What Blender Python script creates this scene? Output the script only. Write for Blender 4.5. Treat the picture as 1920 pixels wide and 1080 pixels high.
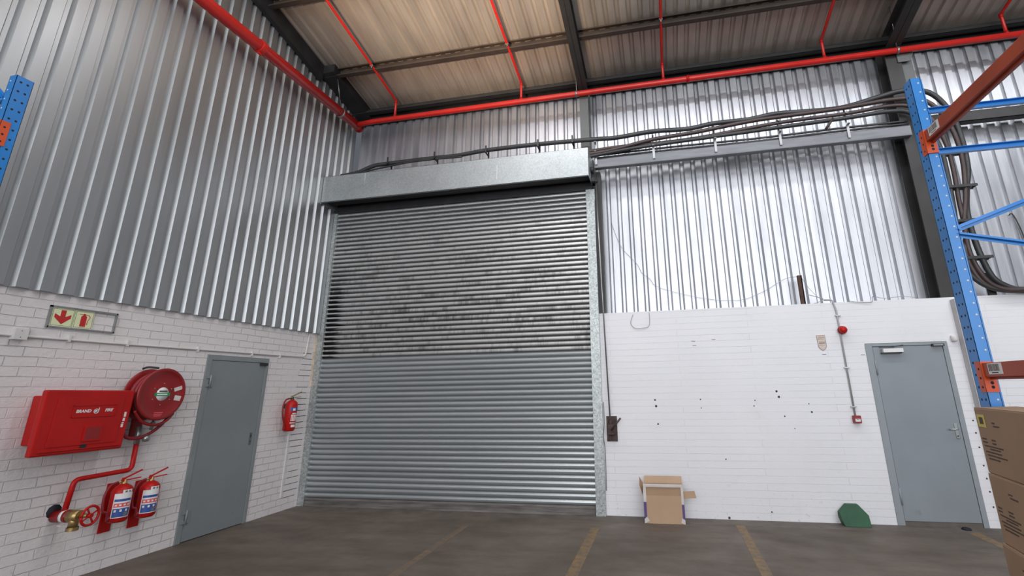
import bpy, bmesh, math, random
from mathutils import Vector, Matrix
random.seed(7)
S = bpy.context.scene
for o in list(bpy.data.objects): bpy.data.objects.remove(o)
COL = S.collection
PI = math.pi

# ------------------------------------------------------------------ camera
cam = bpy.data.cameras.new('camera'); camo = bpy.data.objects.new('camera', cam); COL.objects.link(camo)
yaw, pit, rol = -.1983, .27749, -.01693
cy_, sy_, cp_, sp_, cr_, sr_ = math.cos(yaw), math.sin(yaw), math.cos(pit), math.sin(pit), math.cos(rol), math.sin(rol)
F = Vector((sy_*cp_, cy_*cp_, sp_)); R0 = Vector((cy_, -sy_, 0)); U0 = R0.cross(F)
R = R0*cr_ + U0*sr_; U = U0*cr_ - R0*sr_
M = Matrix((R, U, -F)).transposed().to_4x4(); M.translation = (5.483, -6.965, 1.6)
camo.matrix_world = M
cam.sensor_width = 36; cam.lens = 36*900.57/1920
cam.shift_x = (960-1055.46)/1920; cam.shift_y = (473.34-540)/1920
cam.clip_start = .05; cam.clip_end = 200
S.camera = camo

# ------------------------------------------------------------------ light
w = bpy.data.worlds.new('world'); S.world = w; w.use_nodes = True
bg = w.node_tree.nodes['Background']; bg.inputs[0].default_value = (.80, .88, 1, 1); bg.inputs[1].default_value = .13

def area(name, loc, rot, sx, sy, power, color):
    l = bpy.data.lights.new(name, 'AREA'); l.shape = 'RECTANGLE'; l.size = sx; l.size_y = sy; l.energy = power; l.color = color
    o = bpy.data.objects.new(name, l); COL.objects.link(o); o.location = loc; o.rotation_euler = rot
    return o
area('rooflight_daylight', (7.5, -5.2, 7.6), (math.radians(25), 0, 0), 14, 2.2, 190, (.93, .96, 1))      # strip of rooflights over the aisle
area('loading_door_daylight', (8.3, -15.5, 4.5), (math.radians(90), 0, 0), 15, 7.8, 1480, (.95, .97, 1))       # open doors and translucent gable behind the camera
area('added_strip_lamp', (8.0, -2.5, 7.25), (math.radians(12), 0, 0), 10.5, .35, 215, (.95, .97, 1))      # strip lamp added above the view for crisp pipe and channel shadows
def spot(name, loc, target, power, color, angle, radius, blend):
    l = bpy.data.lights.new(name, 'SPOT'); l.energy = power; l.color = color; l.spot_size = math.radians(angle); l.spot_blend = blend; l.shadow_soft_size = radius
    o = bpy.data.objects.new(name, l); COL.objects.link(o); o.location = loc
    o.rotation_euler = (Vector(target)-Vector(loc)).to_track_quat('-Z', 'Y').to_euler(); return o
spot('added_bounce_spot', (3.4, -9.5, .6), (3.0, -2.9, 7.1), 7500, (1, .76, .54), 33, .3, .9)             # added spot for the warm roof patch, like bounce off sunlit ground
S.view_settings.view_transform = 'Standard'; S.view_settings.look = 'None'
S.view_settings.exposure = 0; S.view_settings.gamma = 1; S.view_settings.use_curve_mapping = False

# ------------------------------------------------------------------ materials
def nmat(name):
    m = bpy.data.materials.new(name); m.use_nodes = True
    nt = m.node_tree; return m, nt, nt.nodes['Principled BSDF']
def N(nt, t, **kw):
    n = nt.nodes.new(t)
    for k, v in kw.items():
        if k in ('inputs',):
            for a, b in v.items(): n.inputs[a].default_value = b
        else: setattr(n, k, v)
    return n
def coords(nt, scale=(1, 1, 1), swap=None):
    tc = N(nt, 'ShaderNodeTexCoord'); mp = N(nt, 'ShaderNodeMapping'); mp.inputs['Scale'].default_value = scale
    src = tc.outputs['Object']
    if swap:
        sp = N(nt, 'ShaderNodeSeparateXYZ'); cb = N(nt, 'ShaderNodeCombineXYZ'); nt.links.new(src, sp.inputs[0])
        for i, a in enumerate(swap):
            if a is not None: nt.links.new(sp.outputs[a], cb.inputs[i])
        src = cb.outputs[0]
    nt.links.new(src, mp.inputs[0]); return mp.outputs[0]
def noise(nt, vec, scale, detail=4, rough=.55):
    n = N(nt, 'ShaderNodeTexNoise'); n.inputs['Scale'].default_value = scale; n.inputs['Detail'].default_value = detail; n.inputs['Roughness'].default_value = rough
    if vec: nt.links.new(vec, n.inputs['Vector'])
    return n.outputs['Fac']
def ramp(nt, fac, stops):
    r = N(nt, 'ShaderNodeValToRGB'); nt.links.new(fac, r.inputs[0]); e = r.color_ramp.elements
    while len(e) < len(stops): e.new(.5)
    for i, (p, c) in enumerate(stops):
        e[i].position = p; e[i].color = (c, c, c, 1) if not isinstance(c, tuple) else (*c, 1)
    return r.outputs[0]
def mix(nt, fac, a, b, mode='MIX'):
    m = N(nt, 'ShaderNodeMix', data_type='RGBA', blend_type=mode)
    for s, v in ((0, fac), (6, a), (7, b)):
        if isinstance(v, bpy.types.NodeSocket): nt.links.new(v, m.inputs[s])
        elif isinstance(v, tuple): m.inputs[s].default_value = (*v, 1)
        else: m.inputs[s].default_value = v
    return m.outputs[2]
def math_(nt, op, a, b=None, c=None):
    m = N(nt, 'ShaderNodeMath', operation=op)
    for i, v in enumerate((a, b, c)):
        if v is None: continue
        if isinstance(v, bpy.types.NodeSocket): nt.links.new(v, m.inputs[i])
        else: m.inputs[i].default_value = v
    return m.outputs[0]
def bump(nt, h, p, strength, dist=.01):
    b = N(nt, 'ShaderNodeBump'); b.inputs['Strength'].default_value = strength; b.inputs['Distance'].default_value = dist
    nt.links.new(h, b.inputs['Height']); nt.links.new(b.outputs[0], p.inputs['Normal'])
def simple(name, col, rough=.5, metal=0, var=.12, vscale=6, bmp=0, spec=None, coat=0):
    m, nt, p = nmat(name)
    v = coords(nt); f = noise(nt, v, vscale)
    a = tuple(max(0, c*(1-var)) for c in col); b = tuple(min(1, c*(1+var)) for c in col)
    c = mix(nt, ramp(nt, f, [(.3, 0.), (.7, 1.)]), a, b)
    nt.links.new(c, p.inputs['Base Color']); p.inputs['Roughness'].default_value = rough; p.inputs['Metallic'].default_value = metal
    if spec is not None: p.inputs['Specular IOR Level'].default_value = spec
    if coat: p.inputs['Coat Weight'].default_value = coat; p.inputs['Coat Roughness'].default_value = .15
    if bmp: bump(nt, noise(nt, v, 120), p, bmp, .002)
    return m

def brick_mat(name, swap, line, strength, base, dirty, bw=.232):
    m, nt, p = nmat(name)
    v = coords(nt, (1, 1, 1), swap)
    wob = N(nt, 'ShaderNodeTexNoise'); wob.inputs['Scale'].default_value = 7; nt.links.new(v, wob.inputs['Vector'])
    vm = N(nt, 'ShaderNodeVectorMath', operation='MULTIPLY_ADD'); nt.links.new(wob.outputs['Color'], vm.inputs[0])
    vm.inputs[1].default_value = (.012, .012, .012); nt.links.new(v, vm.inputs[2])
    b = N(nt, 'ShaderNodeTexBrick'); nt.links.new(vm.outputs[0], b.inputs['Vector'])
    b.inputs['Scale'].default_value = 1; b.inputs['Brick Width'].default_value = bw; b.inputs['Color1'].default_value = (1, 1, 1, 1); b.inputs['Row Height'].default_value = .085
    b.inputs['Mortar Size'].default_value = .0055; b.inputs['Mortar Smooth'].default_value = .6
    fac = b.outputs['Fac']
    big = noise(nt, v, 1.1, 5, .6); fine = noise(nt, v, 26, 6, .65)
    vis = ramp(nt, big, [(.40, .25), (.62, 1.)])
    paint = mix(nt, ramp(nt, noise(nt, v, .8, 4), [(.3, 0.), (.7, 1.)]), tuple(c*.94 for c in base), base)
    mort = math_(nt, 'MULTIPLY', math_(nt, 'MULTIPLY', fac, line), vis)
    c = mix(nt, mort, paint, dirty)
    # scuffs and splashes near the floor, small chips
    sp = N(nt, 'ShaderNodeSeparateXYZ'); nt.links.new(v, sp.inputs[0])
    low = N(nt, 'ShaderNodeMapRange'); nt.links.new(sp.outputs[1], low.inputs[0]); low.inputs[1].default_value = .5; low.inputs[2].default_value = 0.0
    chips = ramp(nt, noise(nt, v, 19, 5, .7), [(.60, 0.), (.68, 1.)])
    d = math_(nt, 'MULTIPLY', math_(nt, 'MULTIPLY', chips, low.outputs[0]), .55)
    c = mix(nt, d, c, (.30, .27, .24))
    streak = coords(nt, (1.2, 1.2, .9), swap)
    c = mix(nt, math_(nt, 'MULTIPLY', ramp(nt, noise(nt, streak, 3.2, 6, .7), [(.56, 0.), (.78, 1.)]), .10), c, (.33, .32, .30))
    nt.links.new(c, p.inputs['Base Color']); p.inputs['Roughness'].default_value = .62; p.inputs['Specular IOR Level'].default_value = .3
    h = math_(nt, 'ADD', math_(nt, 'MULTIPLY', math_(nt, 'SUBTRACT', 1., math_(nt, 'MULTIPLY', fac, vis)), 1.), math_(nt, 'MULTIPLY', fine, .8))
    bump(nt, h, p, strength, .008)
    return m

def steel(name, lo, hi, rough=.42, metal=.75, spangle=0, streak=(2, 2, .25), vs=5, bmp=0):
    m, nt, p = nmat(name)
    v = coords(nt, streak); f = noise(nt, v, vs, 6, .6)
    c = mix(nt, ramp(nt, f, [(.3, 0.), (.72, 1.)]), lo, hi)
    if spangle:
        vo = N(nt, 'ShaderNodeTexVoronoi'); vo.inputs['Scale'].default_value = 55; nt.links.new(coords(nt), vo.inputs['Vector'])
        g = N(nt, 'ShaderNodeRGBToBW'); nt.links.new(vo.outputs['Color'], g.inputs[0])
        c = mix(nt, spangle, c, mix(nt, g.outputs[0], tuple(x*.45 for x in lo), tuple(min(1, x*1.4) for x in hi)))
    nt.links.new(c, p.inputs['Base Color']); p.inputs['Metallic'].default_value = metal
    r = N(nt, 'ShaderNodeMapRange'); nt.links.new(f, r.inputs[0]); r.inputs[3].default_value = rough-.08; r.inputs[4].default_value = rough+.12
    nt.links.new(r.outputs[0], p.inputs['Roughness'])
    if bmp: bump(nt, noise(nt, coords(nt, (1, 1, .3)), 9, 3), p, bmp, .01)
    return m

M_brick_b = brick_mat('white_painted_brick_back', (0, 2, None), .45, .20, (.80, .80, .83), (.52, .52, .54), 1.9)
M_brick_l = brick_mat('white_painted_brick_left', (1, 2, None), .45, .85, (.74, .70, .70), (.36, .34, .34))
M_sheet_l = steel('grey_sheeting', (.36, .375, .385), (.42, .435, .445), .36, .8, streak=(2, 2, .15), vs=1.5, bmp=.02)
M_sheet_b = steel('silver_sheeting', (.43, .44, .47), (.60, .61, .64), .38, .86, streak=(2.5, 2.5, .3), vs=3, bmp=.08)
M_roof = steel('roof_sheeting', (.42, .375, .335), (.64, .57, .50), .42, .6, streak=(3, .35, 1), vs=1.6)
M_dark = simple('dark_grey_steel_paint', (.032, .031, .031), .5, .1, .2, 3)
M_column = simple('grey_steel_paint', (.12, .125, .125), .5, .1, .15, 3)
M_purlin = simple('brown_primer_steel', (.06, .045, .036), .55, .1, .25, 3)
M_girt = steel('galvanised_channel', (.13, .135, .15), (.20, .205, .22), .4, .4, streak=(.4, 3, 3), vs=5)
M_galv = steel('spangled_galvanised', (.33, .36, .36), (.50, .53, .53), .42, .6, spangle=.55, streak=(1, 1, 1), vs=2)
M_hood = steel('galvanised_hood', (.36, .39, .40), (.50, .53, .54), .38, .75, spangle=.22, streak=(1, 1, 1), vs=1.3)
M_red = simple('red_gloss_paint', (.42, .009, .008), .38, 0, .10, 3, spec=.25)
M_redpipe = simple('red_pipe_paint', (.60, .020, .014), .33, 0, .10, 3)
M_darkred = simple('dark_red_paint', (.24, .008, .010), .35, 0, .15, 4)
M_hose = simple('red_rubber_hose', (.22, .010, .018), .5, 0, .2, 6)
M_orange = simple('orange_beam_paint', (.36, .055, .018), .42, 0, .12, 4)
M_orange2 = simple('bright_orange_paint', (.62, .075, .012), .4, 0, .1, 4)
M_blue = simple('blue_rack_paint', (.012, .20, .58), .36, 0, .08, 4, coat=.2)
M_black = simple('black_rubber', (.022, .022, .024), .5, 0, .3, 5)
M_cable = simple('black_cable_sheath', (.035, .036, .038), .45, 0, .3, 5)
M_cableb = simple('brown_cable_sheath', (.055, .035, .034), .45, 0, .3, 5)
M_hole = simple('shadow_black', (.012, .014, .02), .8, 0, .1)
M_white = simple('white_plastic', (.72, .72, .72), .45, 0, .05)
M_pale = simple('off_white_paint', (.66, .64, .63), .55, 0, .07, 3)
M_greymetal = simple('dull_metal', (.34, .35, .35), .35, .8, .15)
M_lightpipe = simple('light_grey_conduit', (.42, .42, .43), .45, .2, .1)
M_brass = simple('brass', (.42, .30, .13), .4, .85, .3, 14)
M_rust = simple('rusty_brown_steel', (.075, .05, .045), .7, .2, .5, 16, bmp=.3)
M_green = simple('dark_green_paint', (.018, .085, .04), .6, 0, .2, 7)
M_card = simple('brown_cardboard', (.36, .235, .145), .75, 0, .07, 3)
M_card2 = simple('corrugated_cardboard', (.47, .32, .21), .75, 0, .06, 3)
M_cardin = simple('inner_cardboard', (.40, .26, .165), .75, 0, .06, 3)
M_tape = simple('pale_packing_tape', (.62, .58, .55), .35, 0, .1, 8)
M_purple = simple('purple_print', (.10, .06, .20), .6, 0, .1)
M_ink = simple('dark_print_ink', (.07, .045, .03), .7, 0, .15, 30)
M_yellow = simple('yellow_label', (.62, .50, .05), .5, 0, .05)
M_lum = simple('luminous_cream', (.72, .76, .48), .5, 0, .03)
M_signred = simple('sign_red', (.50, .02, .02), .5, 0, .05)
M_bluep = simple('blue_print', (.03, .08, .30), .5, 0, .1)
M_greenp = simple('green_print', (.02, .25, .10), .5, 0, .1)
M_pink = simple('red_print', (.70, .09, .10), .5, 0, .1)
M_casing = simple('shaded_white_casing', (.46, .45, .45), .6, 0, .08, 3)  # off-white darkened to put the side face's shade into the colour
M_beige = simple('beige_plaque', (.60, .52, .46), .6, 0, .15, 20)
M_beiged = simple('brown_plaque_ink', (.25, .18, .14), .7, 0, .1)
M_wood = simple('dark_brown_wood', (.07, .03, .02), .7, 0, .3, 12)

def door_mat(name, base, swap=None):
    m, nt, p = nmat(name)
    v = coords(nt)
    c = mix(nt, ramp(nt, noise(nt, v, 1.6, 5), [(.3, 0.), (.7, 1.)]), tuple(x*.93 for x in base), tuple(x*1.05 for x in base))
    sc = ramp(nt, noise(nt, v, 5.5, 8, .75), [(.60, 0.), (.72, 1.)])
    sp = N(nt, 'ShaderNodeSeparateXYZ'); nt.links.new(v, sp.inputs[0])
    low = N(nt, 'ShaderNodeMapRange'); nt.links.new(sp.outputs[2], low.inputs[0]); low.inputs[1].default_value = 1.3; low.inputs[2].default_value = .3
    c = mix(nt, math_(nt, 'MULTIPLY', math_(nt, 'MULTIPLY', sc, low.outputs[0]), .45), c, tuple(x*.45 for x in base))
    nt.links.new(c, p.inputs['Base Color']); p.inputs['Roughness'].default_value = .45
    return m
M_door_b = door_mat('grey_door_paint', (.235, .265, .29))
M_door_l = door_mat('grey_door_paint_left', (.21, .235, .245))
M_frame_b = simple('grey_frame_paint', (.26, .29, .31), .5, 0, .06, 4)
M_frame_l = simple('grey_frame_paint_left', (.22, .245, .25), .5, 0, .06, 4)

# shutter curtain: clean lower half, grimy upper half
def curtain_mat():
    m, nt, p = nmat('galvanised_shutter')
    v = coords(nt); sp = N(nt, 'ShaderNodeSeparateXYZ'); nt.links.new(v, sp.inputs[0])
    clean = mix(nt, noise(nt, coords(nt, (.5, 1, 6)), 3, 4), (.31, .345, .36), (.46, .49, .505))
    # every slat has its own tone
    zs = math_(nt, 'MULTIPLY', math_(nt, 'SUBTRACT', sp.outputs[2], .11), 1/.075); sl = math_(nt, 'FLOOR', zs)
    wn = N(nt, 'ShaderNodeTexWhiteNoise', noise_dimensions='1D'); nt.links.new(sl, wn.inputs['W'])
    sv = N(nt, 'ShaderNodeCombineXYZ'); nt.links.new(math_(nt, 'MULTIPLY', sp.outputs[0], .35), sv.inputs[0]); nt.links.new(math_(nt, 'MULTIPLY', sl, 3.7), sv.inputs[2])
    sv2 = N(nt, 'ShaderNodeCombineXYZ'); nt.links.new(math_(nt, 'MULTIPLY', sp.outputs[0], .8), sv2.inputs[0]); nt.links.new(math_(nt, 'MULTIPLY', sl, .23), sv2.inputs[2])
    old = mix(nt, noise(nt, sv.outputs[0], 2.2, 8, .8), (.36, .365, .365), (.74, .745, .74))
    g1 = math_(nt, 'MAXIMUM', ramp(nt, noise(nt, sv.outputs[0], 3.0, 10, .85), [(.50, 0.), (.60, 1.)]), ramp(nt, noise(nt, sv2.outputs[0], 1.2, 8, .8), [(.66, 0.), (.74, .8)]))
    zc = math_(nt, 'ABSOLUTE', math_(nt, 'SUBTRACT', sp.outputs[2], 2.75))
    zw = N(nt, 'ShaderNodeMapRange'); nt.links.new(zc, zw.inputs[0]); zw.inputs[1].default_value = 1.5; zw.inputs[2].default_value = .1
    zw.inputs[3].default_value = .25; zw.inputs[4].default_value = .70
    old = mix(nt, math_(nt, 'MULTIPLY', g1, zw.outputs[0]), old, (.075, .07, .068))
    fr = math_(nt, 'FRACT', zs)
    joint_shade = ramp(nt, fr, [(.0, 1.), (.20, .75), (.42, .0), (.78, 0.), (.90, 1.)])  # dark joints, plus painted shade on the lower part of each slat
    old = mix(nt, math_(nt, 'MULTIPLY', joint_shade, .85), old, (.06, .06, .06))
    # black grease at both ends of the dirty slats
    xe = N(nt, 'ShaderNodeMapRange'); nt.links.new(math_(nt, 'ADD', math_(nt, 'ADD', sp.outputs[0], 2.3), math_(nt, 'MULTIPLY', noise(nt, coords(nt, (.6, 1, 14)), 4, 3), .5)), xe.inputs[0])
    xe.inputs[1].default_value = .68; xe.inputs[2].default_value = .54
    zlow = N(nt, 'ShaderNodeMapRange'); nt.links.new(sp.outputs[2], zlow.inputs[0]); zlow.inputs[1].default_value = 3.7; zlow.inputs[2].default_value = 3.1
    old = mix(nt, math_(nt, 'MULTIPLY', math_(nt, 'MULTIPLY', xe.outputs[0], zlow.outputs[0]), ramp(nt, fr, [(.0, 1.), (.40, 1.), (.55, 0.), (.80, 0.), (.9, 1.)])), old, (.012, .012, .013))
    up = math_(nt, 'GREATER_THAN', sp.outputs[2], 2.135)
    c = mix(nt, up, mix(nt, math_(nt, 'MULTIPLY', joint_shade, .35), mix(nt, math_(nt, 'MULTIPLY', wn.outputs['Value'], .35), clean, (.62, .65, .66)), (.10, .11, .115)), old)
    nt.links.new(c, p.inputs['Base Color']); p.inputs['Metallic'].default_value = .6
    r = math_(nt, 'ADD', math_(nt, 'MULTIPLY', up, .08), .30); nt.links.new(r, p.inputs['Roughness'])
    return m
M_curtain = curtain_mat()

def floor_mat():
    m, nt, p = nmat('stained_concrete_floor')
    v = coords(nt)
    c = mix(nt, ramp(nt, noise(nt, v, .7, 6, .6), [(.35, 0.), (.65, 1.)]), (.112, .092, .075), (.170, .141, .118))
    c = mix(nt, math_(nt, 'MULTIPLY', ramp(nt, noise(nt, coords(nt, (.5, 1.6, 1)), 2.2, 8, .7), [(.42, 0.), (.62, 1.)]), .5), c, (.078, .063, .052))
    c = mix(nt, math_(nt, 'MULTIPLY', ramp(nt, noise(nt, v, 5.5, 8, .75), [(.62, 0.), (.70, 1.)]), .4), c, (.21, .19, .175))
    nt.links.new(c, p.inputs['Base Color'])
    r = ramp(nt, noise(nt, v, 3, 5), [(.3, .48), (.7, .72)]); nt.links.new(r, p.inputs['Roughness'])
    p.inputs['Specular IOR Level'].default_value = .22
    bump(nt, noise(nt, v, 40, 5), p, .12, .004)
    return m
M_floor = floor_mat()
M_apron = simple('brown_concrete_apron', (.125, .105, .09), .7, 0, .25, 5, bmp=.3)
def worn_mat(name, a, b):
    m, nt, p = nmat(name)
    v = coords(nt)
    f = ramp(nt, noise(nt, v, 14, 8, .75), [(a, 0.), (b, 1.)])
    c = mix(nt, f, (.24, .150, .060), (.125, .102, .085))
    nt.links.new(c, p.inputs['Base Color']); p.inputs['Roughness'].default_value = .65
    return m
M_line = worn_mat('worn_yellow_floor_paint', .42, .60); M_line2 = worn_mat('faded_yellow_floor_paint', .30, .55)

# ------------------------------------------------------------------ mesh helpers
def smooth_path(pts, n=8):
    P = [Vector(p) for p in pts]; out = []
    for i in range(len(P)-1):
        p0 = P[max(i-1, 0)]; p1 = P[i]; p2 = P[i+1]; p3 = P[min(i+2, len(P)-1)]
        for k in range(n):
            t = k/n
            out.append(.5*((2*p1)+(p2-p0)*t+(2*p0-5*p1+4*p2-p3)*t*t+(3*p1-p0-3*p2+p3)*t**3))
    out.append(P[-1]); return out
def fillet(pts, r, n=6):
    P = [Vector(p) for p in pts]; out = [P[0]]
    for i in range(1, len(P)-1):
        a = (P[i-1]-P[i]).normalized(); b = (P[i+1]-P[i]).normalized()
        p0 = P[i]+a*r; p2 = P[i]+b*r
        for k in range(n+1):
            t = k/n; out.append(p0*(1-t)**2+P[i]*2*t*(1-t)+p2*t*t)
    out.append(P[-1]); return out
class MB:
    def __init__(s): s.b = bmesh.new(); s.mi = 0; s.sm = False
    def m(s, i): s.mi = i; return s
    def face(s, vs):
        try: f = s.b.faces.new(vs); f.material_index = s.mi; f.smooth = s.sm; return f
        except ValueError: return None
    def quad(s, *ps): return s.face([s.b.verts.new(p) for p in ps])
    def box(s, x0, x1, y0, y1, z0, z1, M=None):
        if x0 > x1: x0, x1 = x1, x0
        if y0 > y1: y0, y1 = y1, y0
        if z0 > z1: z0, z1 = z1, z0
        c = [Vector((x, y, z)) for z in (z0, z1) for x, y in ((x0, y0), (x1, y0), (x1, y1), (x0, y1))]
        if M: c = [M @ q for q in c]
        v = [s.b.verts.new(q) for q in c]
        for f in ((3, 2, 1, 0), (4, 5, 6, 7), (0, 1, 5, 4), (1, 2, 6, 5), (2, 3, 7, 6), (3, 0, 4, 7)): s.face([v[i] for i in f])
        return s
    def bar(s, p0, p1, w, h, up=(0, 0, 1)):
        p0 = Vector(p0); p1 = Vector(p1); d = (p1-p0); L = d.length; d.normalize()
        u = Vector(up); x = d.cross(u).normalized(); u = x.cross(d).normalized()
        c = []
        for q in (p0, p1):
            for a, b in ((-1, -1), (1, -1), (1, 1), (-1, 1)): c.append(q+x*a*w/2+u*b*h/2)
        v = [s.b.verts.new(q) for q in c]
        for f in ((3, 2, 1, 0), (4, 5, 6, 7), (0, 1, 5, 4), (1, 2, 6, 5), (2, 3, 7, 6), (3, 0, 4, 7)): s.face([v[i] for i in f])
        return s
    def tube(s, pts, r, seg=12, caps=True, radii=None):
        P = [Vector(p) for p in pts]
        P = [P[0]]+[P[i] for i in range(1, len(P)) if (P[i]-P[i-1]).length > 1e-6]
        n = len(P); T = []
        for i in range(n): T.append((P[min(i+1, n-1)]-P[max(i-1, 0)]).normalized())
        a = Vector((0, 0, 1)) if abs(T[0].z) < .9 else Vector((1, 0, 0))
        u = T[0].cross(a).normalized(); rings = []
        for i in range(n):
            if i: u = (u-T[i]*u.dot(T[i])).normalized()
            v = T[i].cross(u); rr = radii[i] if radii else r
            rings.append([s.b.verts.new(P[i]+(u*math.cos(2*PI*k/seg)+v*math.sin(2*PI*k/seg))*rr) for k in range(seg)])
        sm = s.sm; s.sm = True
        for i in range(n-1):
            for k in range(seg):
                s.face([rings[i][k], rings[i][(k+1) % seg], rings[i+1][(k+1) % seg], rings[i+1][k]])
        s.sm = sm
        if caps: s.face(rings[0][::-1]); s.face(rings[-1])
        return s
    def lathe(s, prof, o, axis=(0, 0, 1), seg=24, ref=None):
        # prof: (radius, distance along axis)
        o = Vector(o); ax = Vector(axis).normalized(); a = Vector(ref) if ref else (Vector((0, 0, 1)) if abs(ax.z) < .9 else Vector((1, 0, 0)))
        u = ax.cross(a).normalized(); v = ax.cross(u); rings = []
        for r, h in prof:
            if r < 1e-6: rings.append([s.b.verts.new(o+ax*h)]); continue
            rings.append([s.b.verts.new(o+ax*h+(u*math.cos(2*PI*k/seg)+v*math.sin(2*PI*k/seg))*r) for k in range(seg)])
        sm = s.sm; s.sm = True
        for i in range(len(rings)-1):
            A, B = rings[i], rings[i+1]
            for k in range(seg):
                k2 = (k+1) % seg
                if len(A) == 1 and len(B) == 1: break
                if len(A) == 1: s.face([A[0], B[k2], B[k]])
                elif len(B) == 1: s.face([A[k], A[k2], B[0]])
                else: s.face([A[k], A[k2], B[k2], B[k]])
        s.sm = sm; return s
    def prism(s, outline, f, d0, d1):
        a = [s.b.verts.new(f(p, q, d0)) for p, q in outline]; b = [s.b.verts.new(f(p, q, d1)) for p, q in outline]
        s.face(a[::-1]); s.face(b); n = len(a)
        for i in range(n): s.face([a[i], a[(i+1) % n], b[(i+1) % n], b[i]])
        return s
    def disc(s, c, axis, r, seg=12, t=.002):
        c = Vector(c); ax = Vector(axis).normalized(); s.lathe([(0, 0), (r, 0), (r, t), (0, t)], c, ax, seg); return s
    def build(s, name, mats, parent=None, bevel=0, recalc=True, local=False, autos=True):
        if recalc: bmesh.ops.recalc_face_normals(s.b, faces=s.b.faces)
        me = bpy.data.meshes.new(name); 
        if parent is not None and not local: bmesh.ops.translate(s.b, verts=s.b.verts, vec=-Vector(parent['_org']))
        elif parent is None and not local:
            # origin at the base centre of the mesh
            xs = [v.co for v in s.b.verts]
            org = Vector(((min(v.x for v in xs)+max(v.x for v in xs))/2, (min(v.y for v in xs)+max(v.y for v in xs))/2, min(v.z for v in xs)))
            if getattr(s, 'keep', False): org = Vector((0, 0, 0))
            bmesh.ops.translate(s.b, verts=s.b.verts, vec=-org)
        s.b.to_mesh(me); s.b.free()
        if not isinstance(mats, (list, tuple)): mats = [mats]
        for m in mats: me.materials.append(m)
        o = bpy.data.objects.new(name, me); COL.objects.link(o)
        if parent is not None:
            o.parent = parent
            if parent.type == 'MESH' and not local: pass
            o['_org'] = parent['_org']
        elif not local:
            o.location = org; o['_org'] = org[:]
        else: o['_org'] = (0, 0, 0)
        if bevel:
            b = o.modifiers.new('bevel', 'BEVEL'); b.width = bevel; b.segments = 2; b.limit_method = 'ANGLE'; b.angle_limit = .7
        return o
def thing(name, label, cat, loc=(0, 0, 0), rotz=0, group=None):
    o = bpy.data.objects.new(name, None); COL.objects.link(o); o.location = loc; o.rotation_euler = (0, 0, rotz); o.empty_display_size = .1
    o['_org'] = tuple(loc); o['label'] = label; o['category'] = cat
    if group: o['group'] = group
    return o
def tag(o, label, cat, group=None):
    o['label'] = label; o['category'] = cat
    if group: o['group'] = group
    return o
def struct(o): o['kind'] = 'structure'; return o
def world_mb():
    m = MB(); m.keep = True; return m
def text_mesh(name, body, size, mtx, mat, parent, align='CENTER', bold=.0, ext=.0008, shear=0):
    cu = bpy.data.curves.new(name, 'FONT'); cu.body = body; cu.size = size; cu.align_x = align; cu.align_y = 'CENTER'; cu.extrude = ext; cu.offset = bold; cu.shear = shear
    cu.resolution_u = 3
    t = bpy.data.objects.new(name+'_src', cu); COL.objects.link(t)
    dg = bpy.context.evaluated_depsgraph_get(); me = bpy.data.meshes.new_from_object(t.evaluated_get(dg)); bpy.data.objects.remove(t); bpy.data.curves.remove(cu)
    me.transform(mtx); me.transform(Matrix.Translation(-Vector(parent['_org']))); me.materials.clear(); me.materials.append(mat)
    o = bpy.data.objects.new(name, me); COL.objects.link(o); o.parent = parent; o['_org'] = parent['_org']
    return o
# text planes: on the left wall text runs along +y, up +z, facing +x
def on_left(x, y, z, rot=0):
    return Matrix.Translation((x, y, z)) @ Matrix(((0, 0, 1, 0), (1, 0, 0, 0), (0, 1, 0, 0), (0, 0, 0, 1))) @ Matrix.Rotation(rot, 4, 'Z')

# ------------------------------------------------------------------ setting
ZR = lambda y: 6.677-.212*y          # underside of the purlins
m = world_mb()
m.box(-.3, 14, -16, -.28, -.12, 0); m.m(1).box(-.3, 14, -.276, .6, -.12, .0)
m.m(2).quad((-.3, -.28, -.004), (14, -.28, -.004), (14, -.276, -.004), (-.3, -.276, -.004))
struct(m.build('floor', [M_floor, M_apron, M_hole]))

# left brick wall with the opening of door 1
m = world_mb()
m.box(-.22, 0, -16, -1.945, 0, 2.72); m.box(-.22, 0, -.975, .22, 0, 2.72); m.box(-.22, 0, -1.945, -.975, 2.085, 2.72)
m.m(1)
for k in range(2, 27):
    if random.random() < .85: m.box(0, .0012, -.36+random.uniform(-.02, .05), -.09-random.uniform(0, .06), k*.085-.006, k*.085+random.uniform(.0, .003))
m.m(2).box(0, .0015, -.10, -.055, 1.72, 2.5)  # peach strip painted on for light leaking in at the corner
struct(m.build('wall_left', [M_brick_l, M_hole, simple('painted_light_leak', (.70, .55, .42), .6, 0, .35, 9)]))
# back brick wall with the opening of door 2, and the jamb stub behind the left guide
m = world_mb()
m.box(4.56, 8.045, 0, .30, 0, 2.655); m.box(8.98, 14, 0, .30, 0, 2.655); m.box(8.045, 8.98, 0, .30, 2.105, 2.655)
m.m(1)
for x, z, r in ((5.33, 1.44, .013), (5.34, 1.36, .016), (5.35, 1.13, .012), (5.93, 1.44, .009), (5.93, 1.33, .007), (6.62, 1.42, .008), (6.90, 1.53, .014), (6.92, 1.46, .015),
                (7.27, 1.37, .007), (7.29, 1.27, .012), (6.96, 1.22, .009), (6.18, .70, .008), (6.60, 1.35, .008), (7.06, 1.07, .006), (6.15, .02, .015), (6.66, .1, .009)):
    m.disc((x, -.001, z), (0, -1, 0), r, 8, .001)
for x, z in ((5.91, 2.21), (5.92, 2.15), (6.18, 2.22), (7.55, 1.98), (8.01, 1.96)):
    m.box(x-.03, x+.02, -.001, 0, z, z+.006)
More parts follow.
